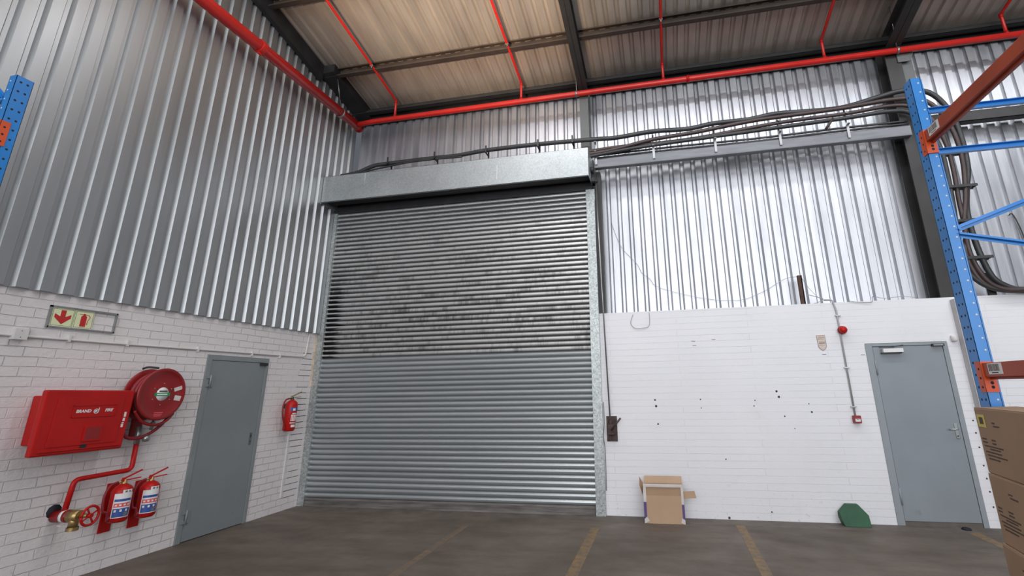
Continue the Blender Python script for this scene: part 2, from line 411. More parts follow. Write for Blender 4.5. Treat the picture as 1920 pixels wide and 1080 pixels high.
for z in (1.16, 1.02, .86, .66, .52, .38, .22):
    m.disc((9.07, -.001, z), (0, -1, 0), .010, 8, .001)
struct(m.build('wall_back', [M_brick_b, M_rust]))

# profiled (box-rib) sheeting
PITCH = .1715
def ribs(s0, s1, off=0):
    out = []; s = s0-off
    while s < s1:
        out += [(s, 0), (s+.092, 0), (s+.114, 1), (s+.1475, 1)]; s += PITCH
    out.append((s, 0))
    return [(q, d) for q, d in out if s0 <= q <= s1]
def sheet(name, prof, P, ts, mat, depth=.036):
    m = world_mb(); prev = None
    for s, d in prof:
        t0, t1 = ts(s); cur = [m.b.verts.new(P(s, t, d*depth)) for t in (t0, t1)]
        if prev: m.face([prev[0], cur[0], cur[1], prev[1]])
        prev = cur
    o = struct(m.build(name, mat, recalc=False)); md = o.modifiers.new('thickness', 'SOLIDIFY'); md.thickness = .0012; md.offset = 0; return o
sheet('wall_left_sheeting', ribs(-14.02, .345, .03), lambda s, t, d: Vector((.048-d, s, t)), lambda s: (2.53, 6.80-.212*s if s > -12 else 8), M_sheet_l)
sheet('wall_back_sheeting', ribs(.045, 14, .02), lambda s, t, d: Vector((s, .345+d, t)), lambda s: (2.60, 6.70), M_sheet_b)
sheet('ceiling', ribs(-.05, 14, .06), lambda s, t, d: Vector((s, t, 6.835-.212*t+d)), lambda s: (.42, -4.0), M_roof)
sheet('ceiling_far', ribs(-.05, 14, .06), lambda s, t, d: Vector((s, t, 6.835-.212*t+d)), lambda s: (-6.6, -16.0), M_roof)
m = world_mb(); m.box(-.02, 14, .29, .31, 6.52, 6.76); m.box(-.02, 14, .16, .31, 6.70, 6.76)
struct(m.build('trim_1', M_black))  # near-black colour stands in for the shadowed gap at the eaves
m = world_mb()
for a, b in ((-.85, -15.5),):
    m.b.verts.ensure_lookup_table()
    m.prism([(a, 6.56-.2*a), (a, 6.84-.212*a), (b, 6.84-.212*b), (b, 6.60-.212*b)], lambda p, q, d: Vector((d, p, q)), .052, .13)
m.prism([(-.86, 6.86), (.31, 6.62), (.31, 6.80), (-.86, 7.01)], lambda p, q, d: Vector((d, p, q)), .052, .34)
struct(m.build('trim_2', M_black))
m = world_mb(); m.box(.05, 14, .10, .19, 6.645, 6.65); m.box(.05, 14, .10, .104, 6.645, 6.69); m.box(.05, 14, .187, .192, 6.645, 6.78)
struct(m.build('trim_3', M_dark))

# doors
def door(name, P, w0, w1, top, l0, l1, lt, lb, fm, lm):
    # P(u, v, d): u along the wall, v up, d out of the wall
    m = world_mb()
    def bx(u0, u1, v0, v1, d0, d1):
        a = P(u0, v0, d0); b = P(u1, v1, d1); m.box(a[0], b[0], a[1], b[1], a[2], b[2])
    bx(w0, l0-.004, 0, top, -.10, .012); bx(l1+.004, w1, 0, top, -.10, .012); bx(l0-.004, l1+.004, lt+.004, top, -.10, .012)
    fr = struct(m.build(name, fm, bevel=.003))
    m = MB()
    def bx2(mm, u0, u1, v0, v1, d0, d1):
        a = P(u0, v0, d0); b = P(u1, v1, d1); mm.box(a[0], b[0], a[1], b[1], a[2], b[2])
    bx2(m, l0, l1, lb, lt, -.05, .004); m.build('door_leaf', lm, fr, bevel=.002)
    m = MB(); bx2(m, l0, l1, 0, lt, -.09, -.07); m.build('backing', M_hole, fr)
    return fr, bx2
PL = lambda u, v, d: (d, u, v)
PB = lambda u, v, d: (u, -d, v)
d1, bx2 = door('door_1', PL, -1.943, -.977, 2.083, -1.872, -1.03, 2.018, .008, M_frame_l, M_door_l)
for z in (1.70, .20):
    m = MB(); bx2(m, -1.915, -1.862, z, z+.03, .004, .022); bx2(m, -1.915, -1.862, z+.10, z+.13, .004, .022)
    bx2(m, -1.85, -1.815, z, z+.13, .004, .016); m.tube([(.026, -1.868, z-.01), (.026, -1.868, z+.14)], .011, 8); m.build('hinge', M_frame_l, d1)
m = MB(); bx2(m, -1.122, -1.088, .96, 1.11, .004, .010); m.m(1); bx2(m, -1.112, -1.098, 1.055, 1.085, .010, .012); m.disc((.010, -1.105, 1.0), (1, 0, 0), .007, 8, .002); m.build('lock_plate', [M_column, M_hole], d1)
m = MB(); bx2(m, -1.13, -1.02, 1.985, 2.02, .004, .04); m.build('door_catch', M_black, d1)
d2, _ = door('door_2', PB, 8.043, 8.982, 2.10, 8.128, 8.922, 2.060, .048, M_frame_b, M_door_b)
for z in (1.72, .23):
    m = MB()
    m.tube([(8.126, -.016, z-.01), (8.126, -.016, z+.17)], .010, 8)
    for k in range(4): bx2(m, *(lambda a: a)((8.085, 8.126) if k % 2 == 0 else (8.126, 8.18)), z+.01+k*.045, z+.022+k*.045, .008, .018)
    for i, f in enumerate(()): pass
    m.build('hinge', M_frame_b, d2)
m = MB()
m.b.free(); m = MB(); m.box(8.225, 8.455, -.065, -.004, 1.982, 2.03); m.build('door_closer', M_white, d2, bevel=.004)
m = MB(); m.box(8.21, 8.44, -.05, -.004, 1.970, 1.982); m.bar((8.30, -.045, 2.045), (8.46, -.06, 2.068), .02, .010); m.bar((8.20, -.03, 2.05), (8.36, -.045, 2.045), .02, .008); m.build('closer_arm', M_black, d2)
m = MB(); m.box(8.80, 8.935, -.04, -.006, 2.045, 2.075); m.m(1).box(8.815, 8.92, -.041, -.04, 2.052, 2.068); m.build('catch', [M_black, M_frame_b], d2)
m = MB(); m.box(8.853, 8.888, -.012, -.004, .955, 1.13); m.build('handle_plate', M_greymetal, d2, bevel=.003)
m = MB(); m.tube(fillet([(8.87, -.01, 1.065), (8.87, -.055, 1.065), (8.775, -.055, 1.062)], .015), .009, 10); m.m(1).disc((8.87, -.013, .985), (0, -1, 0), .008, 8, .002); m.build('door_handle', [M_greymetal, M_hole], d2)
m = MB(); m.box(8.128, 8.922, .0, .26, -.02, .046); m.build('threshold', M_apron, d2)

# the painted light leak beside the shutter belongs to wall_left
m = world_mb(); 
# ------------------------------------------------------------------ roof steel
for i, y in enumerate((-.77, -2.10, -3.43)):
    zb = ZR(y); t = thing('roof_purlin', ['brown steel roof purlin nearest the back wall, under the roof sheets', 'second brown steel roof purlin from the back wall, cut by the top of the photo',
                          'roof purlin farthest from the back wall, above the aisle'][i], 'purlin', (6.5, y, zb), group='roof purlins')
    t['group'] = 'roof purlins'
    m = MB(); m.box(.06, 13.9, y+.062, y+.066, zb, zb+.15); m.box(.06, 13.9, y-.01, y+.065, zb, zb+.004); m.box(.06, 13.9, y-.01, y+.065, zb+.146, zb+.15); m.box(.06, 13.9, y-.013, y-.009, zb, zb+.022); m.box(.06, 13.9, y-.013, y-.009, zb+.128, zb+.15)
    m.build('channel', M_purlin, t)
def beam_y(m, xc, y0, y1, zf, h, wd=.15, tf=.012):
    # I beam running along y under the roof
    for a, b in ((0, tf), (h-tf, h)):
        m.prism([(y0, zf(y0)-h+a), (y1, zf(y1)-h+a), (y1, zf(y1)-h+b), (y0, zf(y0)-h+b)], lambda p, q, d: Vector((d, p, q)), xc-wd/2, xc+wd/2)
    m.prism([(y0, zf(y0)-h), (y1, zf(y1)-h), (y1, zf(y1)), (y0, zf(y0))], lambda p, q, d: Vector((d, p, q)), xc-.005, xc+.005)
for xc, lb in ((4.48, 'dark steel rafter running up from the column above the shutter hood'), (9.17, 'dark steel rafter running up from the column behind the blue rack post')):
    m = MB(); beam_y(m, xc, .02, -15, ZR, .24, .15 if xc < 5 else .2); tag(m.build('steel_rafter', M_dark), lb, 'rafter', 'roof rafters')
t = thing('steel_column', 'grey steel column rising behind the shutter hood to the roof', 'column', (4.48, .15, 2.66), group='wall columns')
m = MB(); m.box(4.408, 4.552, .02, .032, 2.66, 6.46); m.box(4.408, 4.552, .27, .282, 2.66, 6.62); m.box(4.475, 4.485, .03, .28, 2.66, 6.6); m.build('shaft', M_column, t)
t = thing('steel_column', 'dark steel column behind the blue rack post with a bracket plate at its top', 'column', (9.15, .15, 0), group='wall columns')
m = MB(); m.box(9.05, 9.25, .02, .034, 2.66, 6.40); m.box(9.05, 9.25, .28, .294, 2.66, 6.6); m.box(9.145, 9.155, .03, .28, 2.66, 6.55); m.build('shaft', M_dark, t)
m = MB(); m.prism([(9.20, 6.42), (9.42, 6.42), (9.42, 6.30), (9.36, 6.18), (9.20, 6.18)], lambda p, q, d: Vector((p, d, q)), .0, .012); m.build('haunch_plate', M_column, t)
m = MB(); m.box(9.245, 9.41, .06, .07, 5.35, 6.30); m.build('flange_plate', M_column, t)
m = MB(); m.box(9.125, 9.30, -.10, .0, .0, 2.62); m.build('casing', M_casing, t, bevel=.004)
# dark upright strip between shutter and back sheeting
m = MB(); m.box(4.625, 4.70, .05, .20, 2.66, 4.93); tag(m.build('dark_strip', M_dark), 'dark upright strip right of the shutter guide, standing on the white brick', 'post')

# ------------------------------------------------------------------ roller shutter
sh = thing('roller_shutter', 'large galvanised roller shutter door with grimy upper slats and long hood box', 'roller shutter', (2.3, 0, 0))
m = MB(); prof = []
z = .11
while z < 4.66:
    for a, d in ((.0, .0), (.08, -.009), (.26, -.019), (.5, -.0225), (.72, -.018), (.88, -.006), (.93, .004)): prof.append((z+a*.075, d))
    z += .075
prev = None; m.sm = False
for zz, d in prof:
    cur = [m.b.verts.new((.095, -.0+d, zz)), m.b.verts.new((4.49, -.0+d, zz))]
    if prev: m.face([prev[0], prev[1], cur[1], cur[0]])
    prev = cur
cu = m.build('curtain', M_curtain, sh, recalc=False)
md = cu.modifiers.new('thickness', 'SOLIDIFY'); md.thickness = .002
m = MB(); m.box(.115, 4.47, -.03, .01, .006, .11); m.box(.115, 4.47, -.045, -.03, .085, .10); m.box(.115, 4.47, -.05, -.03, .0, .03); m.build('bottom_rail', steel('dirty_galvanised', (.10, .09, .085), (.27, .25, .24), .5, .4, streak=(.6, 2, 6), vs=4), sh, bevel=.002)
for x0, x1, top in ((.002, .112, 4.62), (4.478, 4.608, 4.60)):
    m = MB(); m.box(x0, x1, -.056, -.050, .0, top); m.box(x0, x0+.006, -.05, .05, .0, top); m.box(x1-.006, x1, -.05, .05, 0, top); m.box(x0, x1, .03, .036, 0, top)
    if x0 > 1: m.box(x0-.005, x1+.006, -.060, -.048, 4.42, 4.60)
    m.build('guide_rail', M_galv, sh)
m = MB(); Y0, Y1, Z0, Z1 = -.425, .0, 4.672, 5.135
m.box(.05, 4.585, Y0, Y0+.004, Z0, Z1); m.box(.05, 4.585, Y0, Y1, Z1-.004, Z1); m.box(.05, .054, Y0, Y1, Z0-.02, Z1); m.box(4.581, 4.585, Y0, Y1, Z0-.02, Z1)
m.box(.05, 4.585, Y0, Y0+.03, Z0, Z0+.004)
m.m(1).box(3.135, 3.143, Y0-.001, Y0, 4.76, 4.99).box(.83, .835, Y0-.001, Y0, 4.98, 5.12)
m.build('hood', [M_hood, M_white], sh)
m = MB(); m.tube([(.06, -.19, 4.86), (4.575, -.19, 4.86)], .155, 28); m.build('barrel', M_dark, sh)
m = MB(); m.box(.06, 4.58, -.06, -.0, 4.60, 4.70); m.box(.06, 4.58, -.07, -.06, 4.60, 4.63); m.box(.06, 4.58, -.01, .02, 4.6, 5.13); m.build('lintel_plate', M_black, sh)
m = MB(); m.box(4.585, 4.64, -.22, -.02, 4.66, 4.72); m.tube([(4.58, -.19, 4.86), (4.63, -.19, 4.86)], .05, 14); m.tube([(4.60, -.12, 4.70), (4.68, -.12, 4.70)], .03, 10); m.box(4.60, 4.625, -.15, -.05, 4.66, 5.05); m.build('drive_bracket', M_black, sh)
# hand crank gear
t = thing('shutter_crank', 'rusty shutter crank gearbox on the white brick with a long vertical drive rod', 'crank', (4.72, 0, .9))
m = MB(); m.tube([(4.642, -.10, 4.70), (4.67, -.10, 3.2), (4.716, -.09, 1.20)], .011, 10); m.build('drive_rod', M_greymetal, t)
m = MB(); m.box(4.655, 4.80, -.014, 0, .91, 1.235); m.build('back_plate', M_rust, t, bevel=.002)
m = MB(); m.box(4.672, 4.775, -.095, -.014, 1.0, 1.13); m.tube([(4.722, -.10, 1.07), (4.722, -.02, 1.07)], .05, 16); m.tube([(4.716, -.06, 1.10), (4.716, -.07, 1.20)], .022, 10); m.build('gearbox', M_rust, t, bevel=.006)
m = MB(); m.tube([(4.73, -.11, 1.06), (4.86, -.13, 1.215)], .013, 10); m.tube([(4.73, -.11, 1.06), (4.73, -.09, 1.06)], .02, 10); m.build('crank_handle', M_rust, t)
m = MB(); m.tube(smooth_path([(4.625, -.03, 1.42), (4.63, -.05, 1.15), (4.615, -.09, .98), (4.63, -.06, .8), (4.62, -.02, .3)]), .004, 6); tag(m.build('loose_cable', M_black), 'thin dark cable hanging beside the right shutter guide', 'cable')

# ------------------------------------------------------------------ cable channel and cables
t = thing('cable_channel', 'long grey steel channel carrying cables between the shutter hood and blue rack post', 'channel', (6.85, 0, 4.95))
m = MB(); m.box(4.63, 9.12, -.07, -.062, 4.955, 5.10); m.box(4.63, 9.12, -.07, .02, 4.95, 4.958); m.box(4.63, 9.12, -.07, .02, 5.095, 5.103); m.box(4.63, 9.12, .014, .02, 4.95, 5.103); m.build('channel', M_girt, t)
m = MB(); m.box(9.28, 14, .08, .09, 5.15, 5.30); m.box(9.28, 14, .08, .2, 5.15, 5.157); m.box(9.28, 14, .08, .2, 5.293, 5.30); tag(m.build('wall_girt', M_dark), 'dark steel wall girt crossing behind the blue rack braces at right', 'girt')
for z, lb in ((5.135, 'thin black conduit lying on top of the grey cable channel, lower of two'), (5.18, 'thin black conduit above the grey cable channel, upper of two')):
    m = MB(); m.tube(smooth_path([(4.64, -.03, z), (5.8, -.035, z+.006), (7.1, -.03, z-.004), (8.2, -.03, z+.012), (9.12, -.03, z+.01)]), .017, 8); tag(m.build('black_conduit', M_cable), lb, 'conduit', 'black conduits on the channel')
bl = ['by the shutter hood', 'second from the shutter hood', 'in the middle of the channel', 'second from the blue rack post', 'nearest the blue rack post']
for i, x in enumerate((4.66, 5.56, 6.48, 7.40, 8.32)):
    m = MB(); m.box(x-.017, x+.017, -.09, -.082, 5.00, 5.20); m.box(x-.017, x+.017, -.16, -.05, 5.196, 5.202); m.box(x-.012, x+.012, -.068, -.062, 5.1, 5.50); m.box(x-.014, x+.014, -.145, -.05, 5.37, 5.376)
    tag(m.build('cable_bracket', M_greymetal), 'small metal cable bracket on the grey channel, '+bl[i], 'bracket', 'cable brackets on the grey channel')
bl = ['at the left end', 'second from the left', 'third from the left', 'above the middle right of the hood', 'right above the hood end']
for i, x in enumerate((1.05, 1.92, 2.84, 3.73, 4.30)):
    m = MB(); m.box(x-.014, x+.014, -.165, -.02, 5.39, 5.396); m.box(x-.014, x+.014, -.165, -.159, 5.39, 5.52); m.box(x-.012, x+.012, -.03, -.022, 5.13, 5.50)
    tag(m.build('cable_bracket', M_cable), 'small cable bracket above the shutter hood, '+bl[i], 'bracket', 'cable brackets above the hood')
def cable(pts, r, mat, lb, grp):
    m = MB(); m.tube(smooth_path(pts, 6), r, 10); return tag(m.build('power_cable', mat), lb, 'cable', grp)
g1 = 'power cables along the back wall'
cable([(.16, -.14, 5.27), (.45, -.12, 5.31), (.75, -.11, 5.41), (1.05, -.10, 5.43), (1.92, -.10, 5.435), (2.3, -.1, 5.43), (2.84, -.10, 5.465), (3.73, -.10, 5.465), (4.66, -.10, 5.435), (5.0, -.1, 5.42), (5.56, -.10, 5.455), (6.1, -.1, 5.43),
       (6.48, -.1, 5.47), (7.0, -.1, 5.47), (7.4, -.1, 5.51), (8.0, -.1, 5.48), (8.35, -.10, 5.49), (8.75, -.11, 5.57), (9.1, -.13, 5.62), (9.42, -.13, 5.54), (9.62, -.10, 5.25), (9.69, -.08, 4.85), (9.68, -.07, 4.4), (9.61, -.06, 4.1), (9.54, -.06, 3.75), (9.55, -.06, 3.3), (9.63, -.05, 2.9), (9.77, -.05, 2.75), (9.95, -.05, 2.70), (10.4, -.05, 2.72)],
      .036, M_cable, 'thickest top black cable running over the shutter hood to the rack post and down', g1)
cable([(.30, -.14, 5.26), (.7, -.13, 5.32), (1.1, -.12, 5.37), (1.5, -.12, 5.40), (1.95, -.12, 5.40), (2.4, -.12, 5.385)], .016, M_cable, 'short thin black cable end lying on the left end of the shutter hood', None)
cable([(4.4, -.12, 5.17), (4.9, -.12, 5.20), (5.56, -.13, 5.30), (6.2, -.13, 5.34), (7.0, -.13, 5.42), (7.6, -.13, 5.44), (8.33, -.13, 5.46), (8.9, -.13, 5.50), (9.25, -.13, 5.47), (9.46, -.12, 5.3), (9.60, -.10, 4.95), (9.63, -.09, 4.5), (9.56, -.09, 4.0), (9.46, -.09, 3.6), (9.44, -.08, 3.2), (9.54, -.07, 2.86), (9.7, -.07, 2.72), (9.95, -.07, 2.70), (10.4, -.06, 2.82)],
      .031, M_cableb, 'brownish cable second from the top of the bundle on the back wall', g1)
cable([(4.4, -.09, 5.23), (5.0, -.09, 5.26), (5.56, -.09, 5.25), (6.2, -.09, 5.26), (7.0, -.09, 5.33), (7.6, -.09, 5.37), (8.33, -.09, 5.385), (8.9, -.1, 5.42), (9.2, -.1, 5.36), (9.38, -.1, 5.15), (9.48, -.09, 4.8), (9.50, -.08, 4.4), (9.47, -.08, 3.9), (9.46, -.07, 3.5), (9.40, -.07, 3.2), (9.46, -.06, 2.9), (9.6, -.06, 2.74), (9.9, -.05, 2.68), (10.4, -.05, 2.67)],
      .028, M_cableb, 'brownish cable in the middle of the bundle on the back wall', g1)
cable([(4.4, -.11, 5.12), (5.0, -.11, 5.18), (5.56, -.1, 5.22), (6.48, -.10, 5.25), (7.4, -.10, 5.28), (8.33, -.1, 5.31), (8.9, -.11, 5.33), (9.15, -.1, 5.27), (9.30, -.1, 5.05), (9.40, -.1, 4.7), (9.41, -.09, 4.3), (9.38, -.09, 3.8), (9.35, -.08, 3.5), (9.33, -.07, 3.2), (9.38, -.06, 2.95), (9.55, -.06, 2.76), (9.8, -.05, 2.69), (10.2, -.04, 2.68)],
      .030, M_cable, 'lowest black cable of the bundle along the grey channel', g1)
m = MB(); m.tube([(8.02, -.12, 5.16), (8.14, -.12, 5.32)], .018, 8); tag(m.build('cable_stub', M_cableb), 'short cut brown cable end dangling from the bundle near the rack post', 'cable')
bl = ['topmost', 'second from the top', 'third from the top', 'lowest']
for i, (x0, x1, z) in enumerate(((9.30, 9.72, 4.61), (9.32, 9.70, 4.11), (9.33, 9.66, 3.63), (9.32, 9.66, 3.13))):
    m = MB(); m.box(x0, x1, -.03, -.022, z-.024, z+.024); m.box(x0, x1, -.137, -.13, z-.018, z+.018)
    for x in (x0, x1-.012, x0+.12): m.box(x, x+.012, -.13, -.025, z-.012, z+.012)
    m.box(x0+.05, x0+.09, -.03, .345, z-.012, z+.012)
    tag(m.build('cable_clamp', M_cable), 'dark cable clamp bar behind the blue rack post, '+bl[i]+' of four', 'clamp', 'cable clamps on the vertical run')
m = MB(); m.box(9.60, 9.68, .02, .06, 2.66, 2.95); tag(m.build('steel_stub', M_dark), 'small dark steel stub standing behind the cables on the brick ledge', 'stub')
m = MB(); m.box(7.40, 7.455, .12, .17, 2.656, 3.08); m.box(7.44, 7.455, .12, .17, 2.656, 3.08)
tag(m.build('short_post', M_wood), 'short dark brown post standing on top of the white brick wall', 'post')
# loose wires along the top of the brick
def wire(name, pts, r, lb, mat=M_greymetal):
    m = MB(); m.tube(smooth_path(pts, 5), r, 5); tag(m.build(name, mat), lb, 'wire')
wire('loose_wire', [(4.82, .32, 4.15), (4.95, .32, 3.75), (5.18, .32, 3.45), (5.25, .32, 3.3), (5.36, .30, 3.2), (5.5, .30, 3.05), (6.1, .30, 2.86), (6.6, .3, 2.80), (6.95, .28, 2.9), (7.25, .25, 3.06), (7.40, .16, 3.07)], .003, 'thin grey wire sagging across the silver sheeting left of the brown post')
wire('loose_wire', [(7.46, .16, 3.05), (7.55, .2, 2.9), (7.66, .15, 2.74), (7.76, .03, 2.70)], .003, 'thin wire from the brown post down to the alarm conduit')
wire('loose_wire', [(5.10, -.012, 2.62), (5.06, -.012, 2.50), (5.12, -.012, 2.42), (5.24, -.012, 2.42), (5.32, -.012, 2.46), (5.33, -.012, 2.64)], .0035, 'small loop of wire hanging over the top left of the white brick')
wire('loose_wire', [(7.95, -.01, 2.665), (8.1, -.012, 2.64), (8.22, -.012, 2.64), (8.27, .05, 2.72), (8.4, .05, 2.69), (8.6, .05, 2.70), (8.8, .05, 2.68)], .004, 'dark wire lying along the top edge of the brick above the right door')
wire('loose_wire', [(10.25, .33, 3.79), (10.29, .32, 3.80), (10.33, .32, 3.62), (10.36, .32, 3.35), (10.42, .32, 3.0)], .008, 'black cable tail on the silver sheeting right of the blue rack post', M_black)

# ------------------------------------------------------------------ sprinkler pipes
YP, ZP = -.05, 6.345
t = thing('sprinkler_main', 'long red sprinkler pipe running along the back wall under the eaves', 'pipe', (7, YP, ZP))
m = MB(); m.tube([(.28, YP, ZP-.03), (.6, YP, ZP-.005), (4.3, YP, ZP), (13.8, YP, ZP)], .046, 18); m.build('pipe', M_redpipe, t)
for x in (6.18, 11.2):
    m = MB(); m.tube([(x-.02, YP, ZP), (x+.02, YP, ZP)], .057, 18); m.build('coupling', M_red, t)
t = thing('sprinkler_pipe', 'thick red sprinkler pipe running along the left wall to the corner', 'pipe', (.25, -3, 6.3))
m = MB(); m.tube([(.24, -15, 6.27), (.24, -3, 6.285), (.25, .09, 6.335)], .082, 20); m.build('pipe', M_redpipe, t)
m = MB(); m.tube([(.25, .06, 6.335), (.25, .10, 6.335)], .090, 20); m.build('end_cap', M_darkred, t)
for y in (-2.21, -5.4):
    m = MB(); m.tube([(.24, y-.045, 6.30), (.24, y+.045, 6.30)], .098, 20); m.box(.225, .255, y-.03, y+.03, 6.39, 6.42); m.box(.225, .255, y-.03, y+.03, 6.18, 6.21); m.build('coupling', M_redpipe, t, bevel=.004)
names = ['leftmost red branch pipe rising from the main and following the roof', 'second red branch pipe from the left, rising above the shutter hood', 'red branch pipe just right of the middle rafter', 'red branch pipe rising left of the right-hand rafter', 'rightmost red branch pipe, behind the orange beam']
for lb, x in zip(names, (1.04, 3.41, 5.80, 8.21, 10.61)):
    t = thing('sprinkler_branch', lb, 'pipe', (x, YP, ZP), group='sprinkler branch pipes')
    pts = fillet([(x, YP, ZP), (x, YP, 6.71), (x, -4.0, 6.71+.205*3.95), (x, -9, 6.71+.205*8.95)], .03)
    m = MB(); m.tube(pts, .021, 12); m.build('pipe', M_redpipe, t)
    m = MB(); m.tube([(x, YP, ZP+.02), (x, YP, ZP+.07)], .029, 12); m.build('tee_fitting', M_red, t); m = MB(); m.tube([(x, YP, 6.66), (x, YP, 6.72)], .027, 12); m.build('elbow_fitting', M_red, t)
    for y in (-.85, -2.6):
        z = 6.71-.205*(y-YP); m = MB(); m.tube([(x, y-.02, z-.004), (x, y+.02, z-.004)], .027, 10); m.tube([(x, y, z), (x, y, z-.05)], .008, 8); m.build('sprinkler_head', M_greymetal, t)
def rod(x, y, z0, z1, x1, y1, r, lb):
    t = thing('pipe_hanger', lb, 'hanger', (x, y, z0), group='pipe hangers')
    m = MB(); m.tube([(x, y, z0+r), (x1, y1, z1)], .006, 8); m.build('rod', M_greymetal, t)
    m = MB()
    ax = (1, 0, 0) if r < .06 else (0, 1, 0)
    m.lathe([(r+.003, -.014), (r+.008, -.014), (r+.008, .014), (r+.003, .014), (r+.003, -.014)], (x, y, z0), ax, 20); m.build('clamp_ring', M_greymetal, t)
rod(4.37, YP, ZP, 6.85, 4.37, YP, .046, 'pipe hanger rod at the shutter column')
rod(9.20, YP, ZP, 6.95, 9.10, -.3, .046, 'pipe hanger rod at the right-hand column')
rod(.25, -.47, 6.32, 6.87, .30, -.72, .082, 'pipe hanger rod of the thick pipe near the corner')

# ------------------------------------------------------------------ left wall fittings
# hose cabinet
hb = thing('fire_hose_cabinet', 'red fire hose cabinet with white lettering mounted on the left brick wall', 'fire cabinet', (0, -3.2, 1.2))
m = MB(); m.box(0, .20, -3.568, -2.985, 1.205, 1.622); m.build('body', M_red, hb, bevel=.012)
m = MB(); m.prism([(-3.638, 1.120), (-2.914, 1.118), (-2.893, 1.659), (-3.630, 1.668)], lambda p, q, d: Vector((d, p, q)), .190, .25); m.build('door', M_red, hb, bevel=.014)
m = MB(); m.prism([(-3.545, 1.185), (-2.99, 1.185), (-2.985, 1.60), (-3.535, 1.60)], lambda p, q, d: Vector((d, p, q)), .25, .256)
m.box(.25, .262, -3.59, -2.94, 1.150, 1.158); m.build('raised_panel', M_red, hb, bevel=.005)
m = MB()
m.prism([(-3.41, 1.425), (-3.05, 1.425), (-3.05, 1.530), (-3.40, 1.530)], lambda p, q, d: Vector((d, p, q)), .256, .2575)
for a in ((-3.41, -3.05, 1.425, 1.431), (-3.41, -3.05, 1.526, 1.532), (-3.41, -3.403, 1.425, 1.532), (-3.057, -3.05, 1.425, 1.532)): m.box(.2565, .263, *a)
m.build('name_panel', M_red, hb, bevel=.001)
text_mesh('lettering', 'BRAND', .036, on_left(.2578, -3.322, 1.478), M_white, hb, bold=.0012, shear=.15)
text_mesh('lettering', 'FIRE', .036, on_left(.2578, -3.112, 1.480), M_white, hb, bold=.0012, shear=.15)
m = MB(); m.lathe([(.015, 0), (.022, 0), (.022, .001), (.015, .001), (.015, 0)], (.2577, -3.218, 1.474), (1, 0, 0), 24); m.lathe([(0, 0), (.010, 0), (.010, .001), (0, .001)], (.2577, -3.218, 1.474), (1, 0, 0), 16); m.box(.2577, .2587, -3.201, -3.195, 1.474, 1.506); m.build('emblem', M_white, hb)
m = MB(); m.box(.256, .266, -3.285, -3.135, 1.215, 1.348); m.m(1).box(.266, .267, -3.270, -3.150, 1.230, 1.333); m.build('break_glass_window', [M_red, M_darkred], hb, bevel=.002)
m = MB(); m.box(.25, .259, -3.28, -3.235, 1.150, 1.190); m.build('latch', M_hole, hb)
m = MB()
for k, (a, b) in enumerate(((0, .03), (.035, .045), (.055, .085), (.095, .14))): m.box(.25, .2506, -2.968+k*.003, -2.948+k*.003, 1.315+a, 1.315+b)
m.build('side_lettering', M_white, hb)
# hose reel
RY, RZ = -2.635, 1.62
hr = thing('fire_hose_reel', 'round dark red fire hose reel on the brick beside the hose cabinet', 'hose reel', (0, RY, RZ))
m = MB(); m.lathe([(0, .075), (.20, .075), (.255, .07), (.262, .08), (.255, .09), (.20, .085), (0, .085)], (0, RY, RZ), (1, 0, 0), 48); m.build('rear_disc', M_darkred, hr)
m = MB()
for x, r in ((.12, .215), (.155, .225), (.19, .215), (.225, .228), (.26, .215), (.295, .222)):
    m.lathe([(r-.02+.020*math.cos(a), .020*math.sin(a)) for a in [k*PI/5 for k in range(11)]], (x, RY, RZ), (1, 0, 0), 40)
m.lathe([(.195, .09), (.195, .34)], (0, RY, RZ), (1, 0, 0), 32); m.build('hose_coils', M_hose, hr)
m = MB(); m.lathe([(0, .330), (.255, .325), (.264, .335), (.264, .347), (.255, .356), (.235, .352), (.225, .342), (.12, .338), (.10, .345), (0, .345)], (0, RY, RZ), (1, 0, 0), 56); m.build('front_disc', M_darkred, hr)
m = MB(); m.disc((.346, RY, RZ), (1, 0, 0), .068, 30, .0015); m.m(1).box(.3475, .3485, RY-.085, RY+.085, RZ-.02, RZ+.014)
m.m(2).box(.3476, .3484, RY-.04, RY+.05, RZ+.022, RZ+.036); m.m(0).box(.3485, .349, RY-.06, RY+.055, RZ-.010, RZ+.004); m.build('centre_sticker', [M_white, M_greenp, M_ink], hr)
m = MB()
for k in range(6):
    a = k*PI/3+.5; m.disc((.342, RY+.108*math.cos(a), RZ+.108*math.sin(a)), (1, 0, 0), .006, 8, .004)
m.build('rivets', M_greymetal, hr)
m = MB(); m.box(.3425, .3435, -.045, .045, -.02, .02, Matrix.Translation((0, RY+.172, RZ+.055)) @ Matrix.Rotation(.3, 4, 'X')); m.box(.3425, .3435, -.045, .045, -.026, .026, Matrix.Translation((0, RY+.19, RZ-.045)) @ Matrix.Rotation(-.15, 4, 'X'))
m.m(1)
for k in range(3): m.box(.3425, .3432, RY-.05, RY+.05-k*.01, RZ-.19-k*.016, RZ-.182-k*.016)
m.build('inspection_labels', [M_tape, M_pink], hr)
m = MB(); m.box(0, .08, RY-.06, RY+.06, RZ-.12, RZ+.10); m.box(0, .03, RY-.05, RY+.05, RZ-.42, RZ+.1); m.build('wall_bracket', M_darkred, hr, bevel=.004)
m = MB(); m.tube(smooth_path([(.22, RY+.235, RZ-.02), (.22, RY+.235, RZ-.14), (.22, RY+.16, RZ-.28), (.2, RY+.06, RZ-.38), (.18, RY-.06, RZ-.43), (.16, RY-.17, RZ-.41), (.14, RY-.22, RZ-.32), (.14, RY-.20, RZ-.20)]), .017, 10); m.build('hose_loop', M_hose, hr)
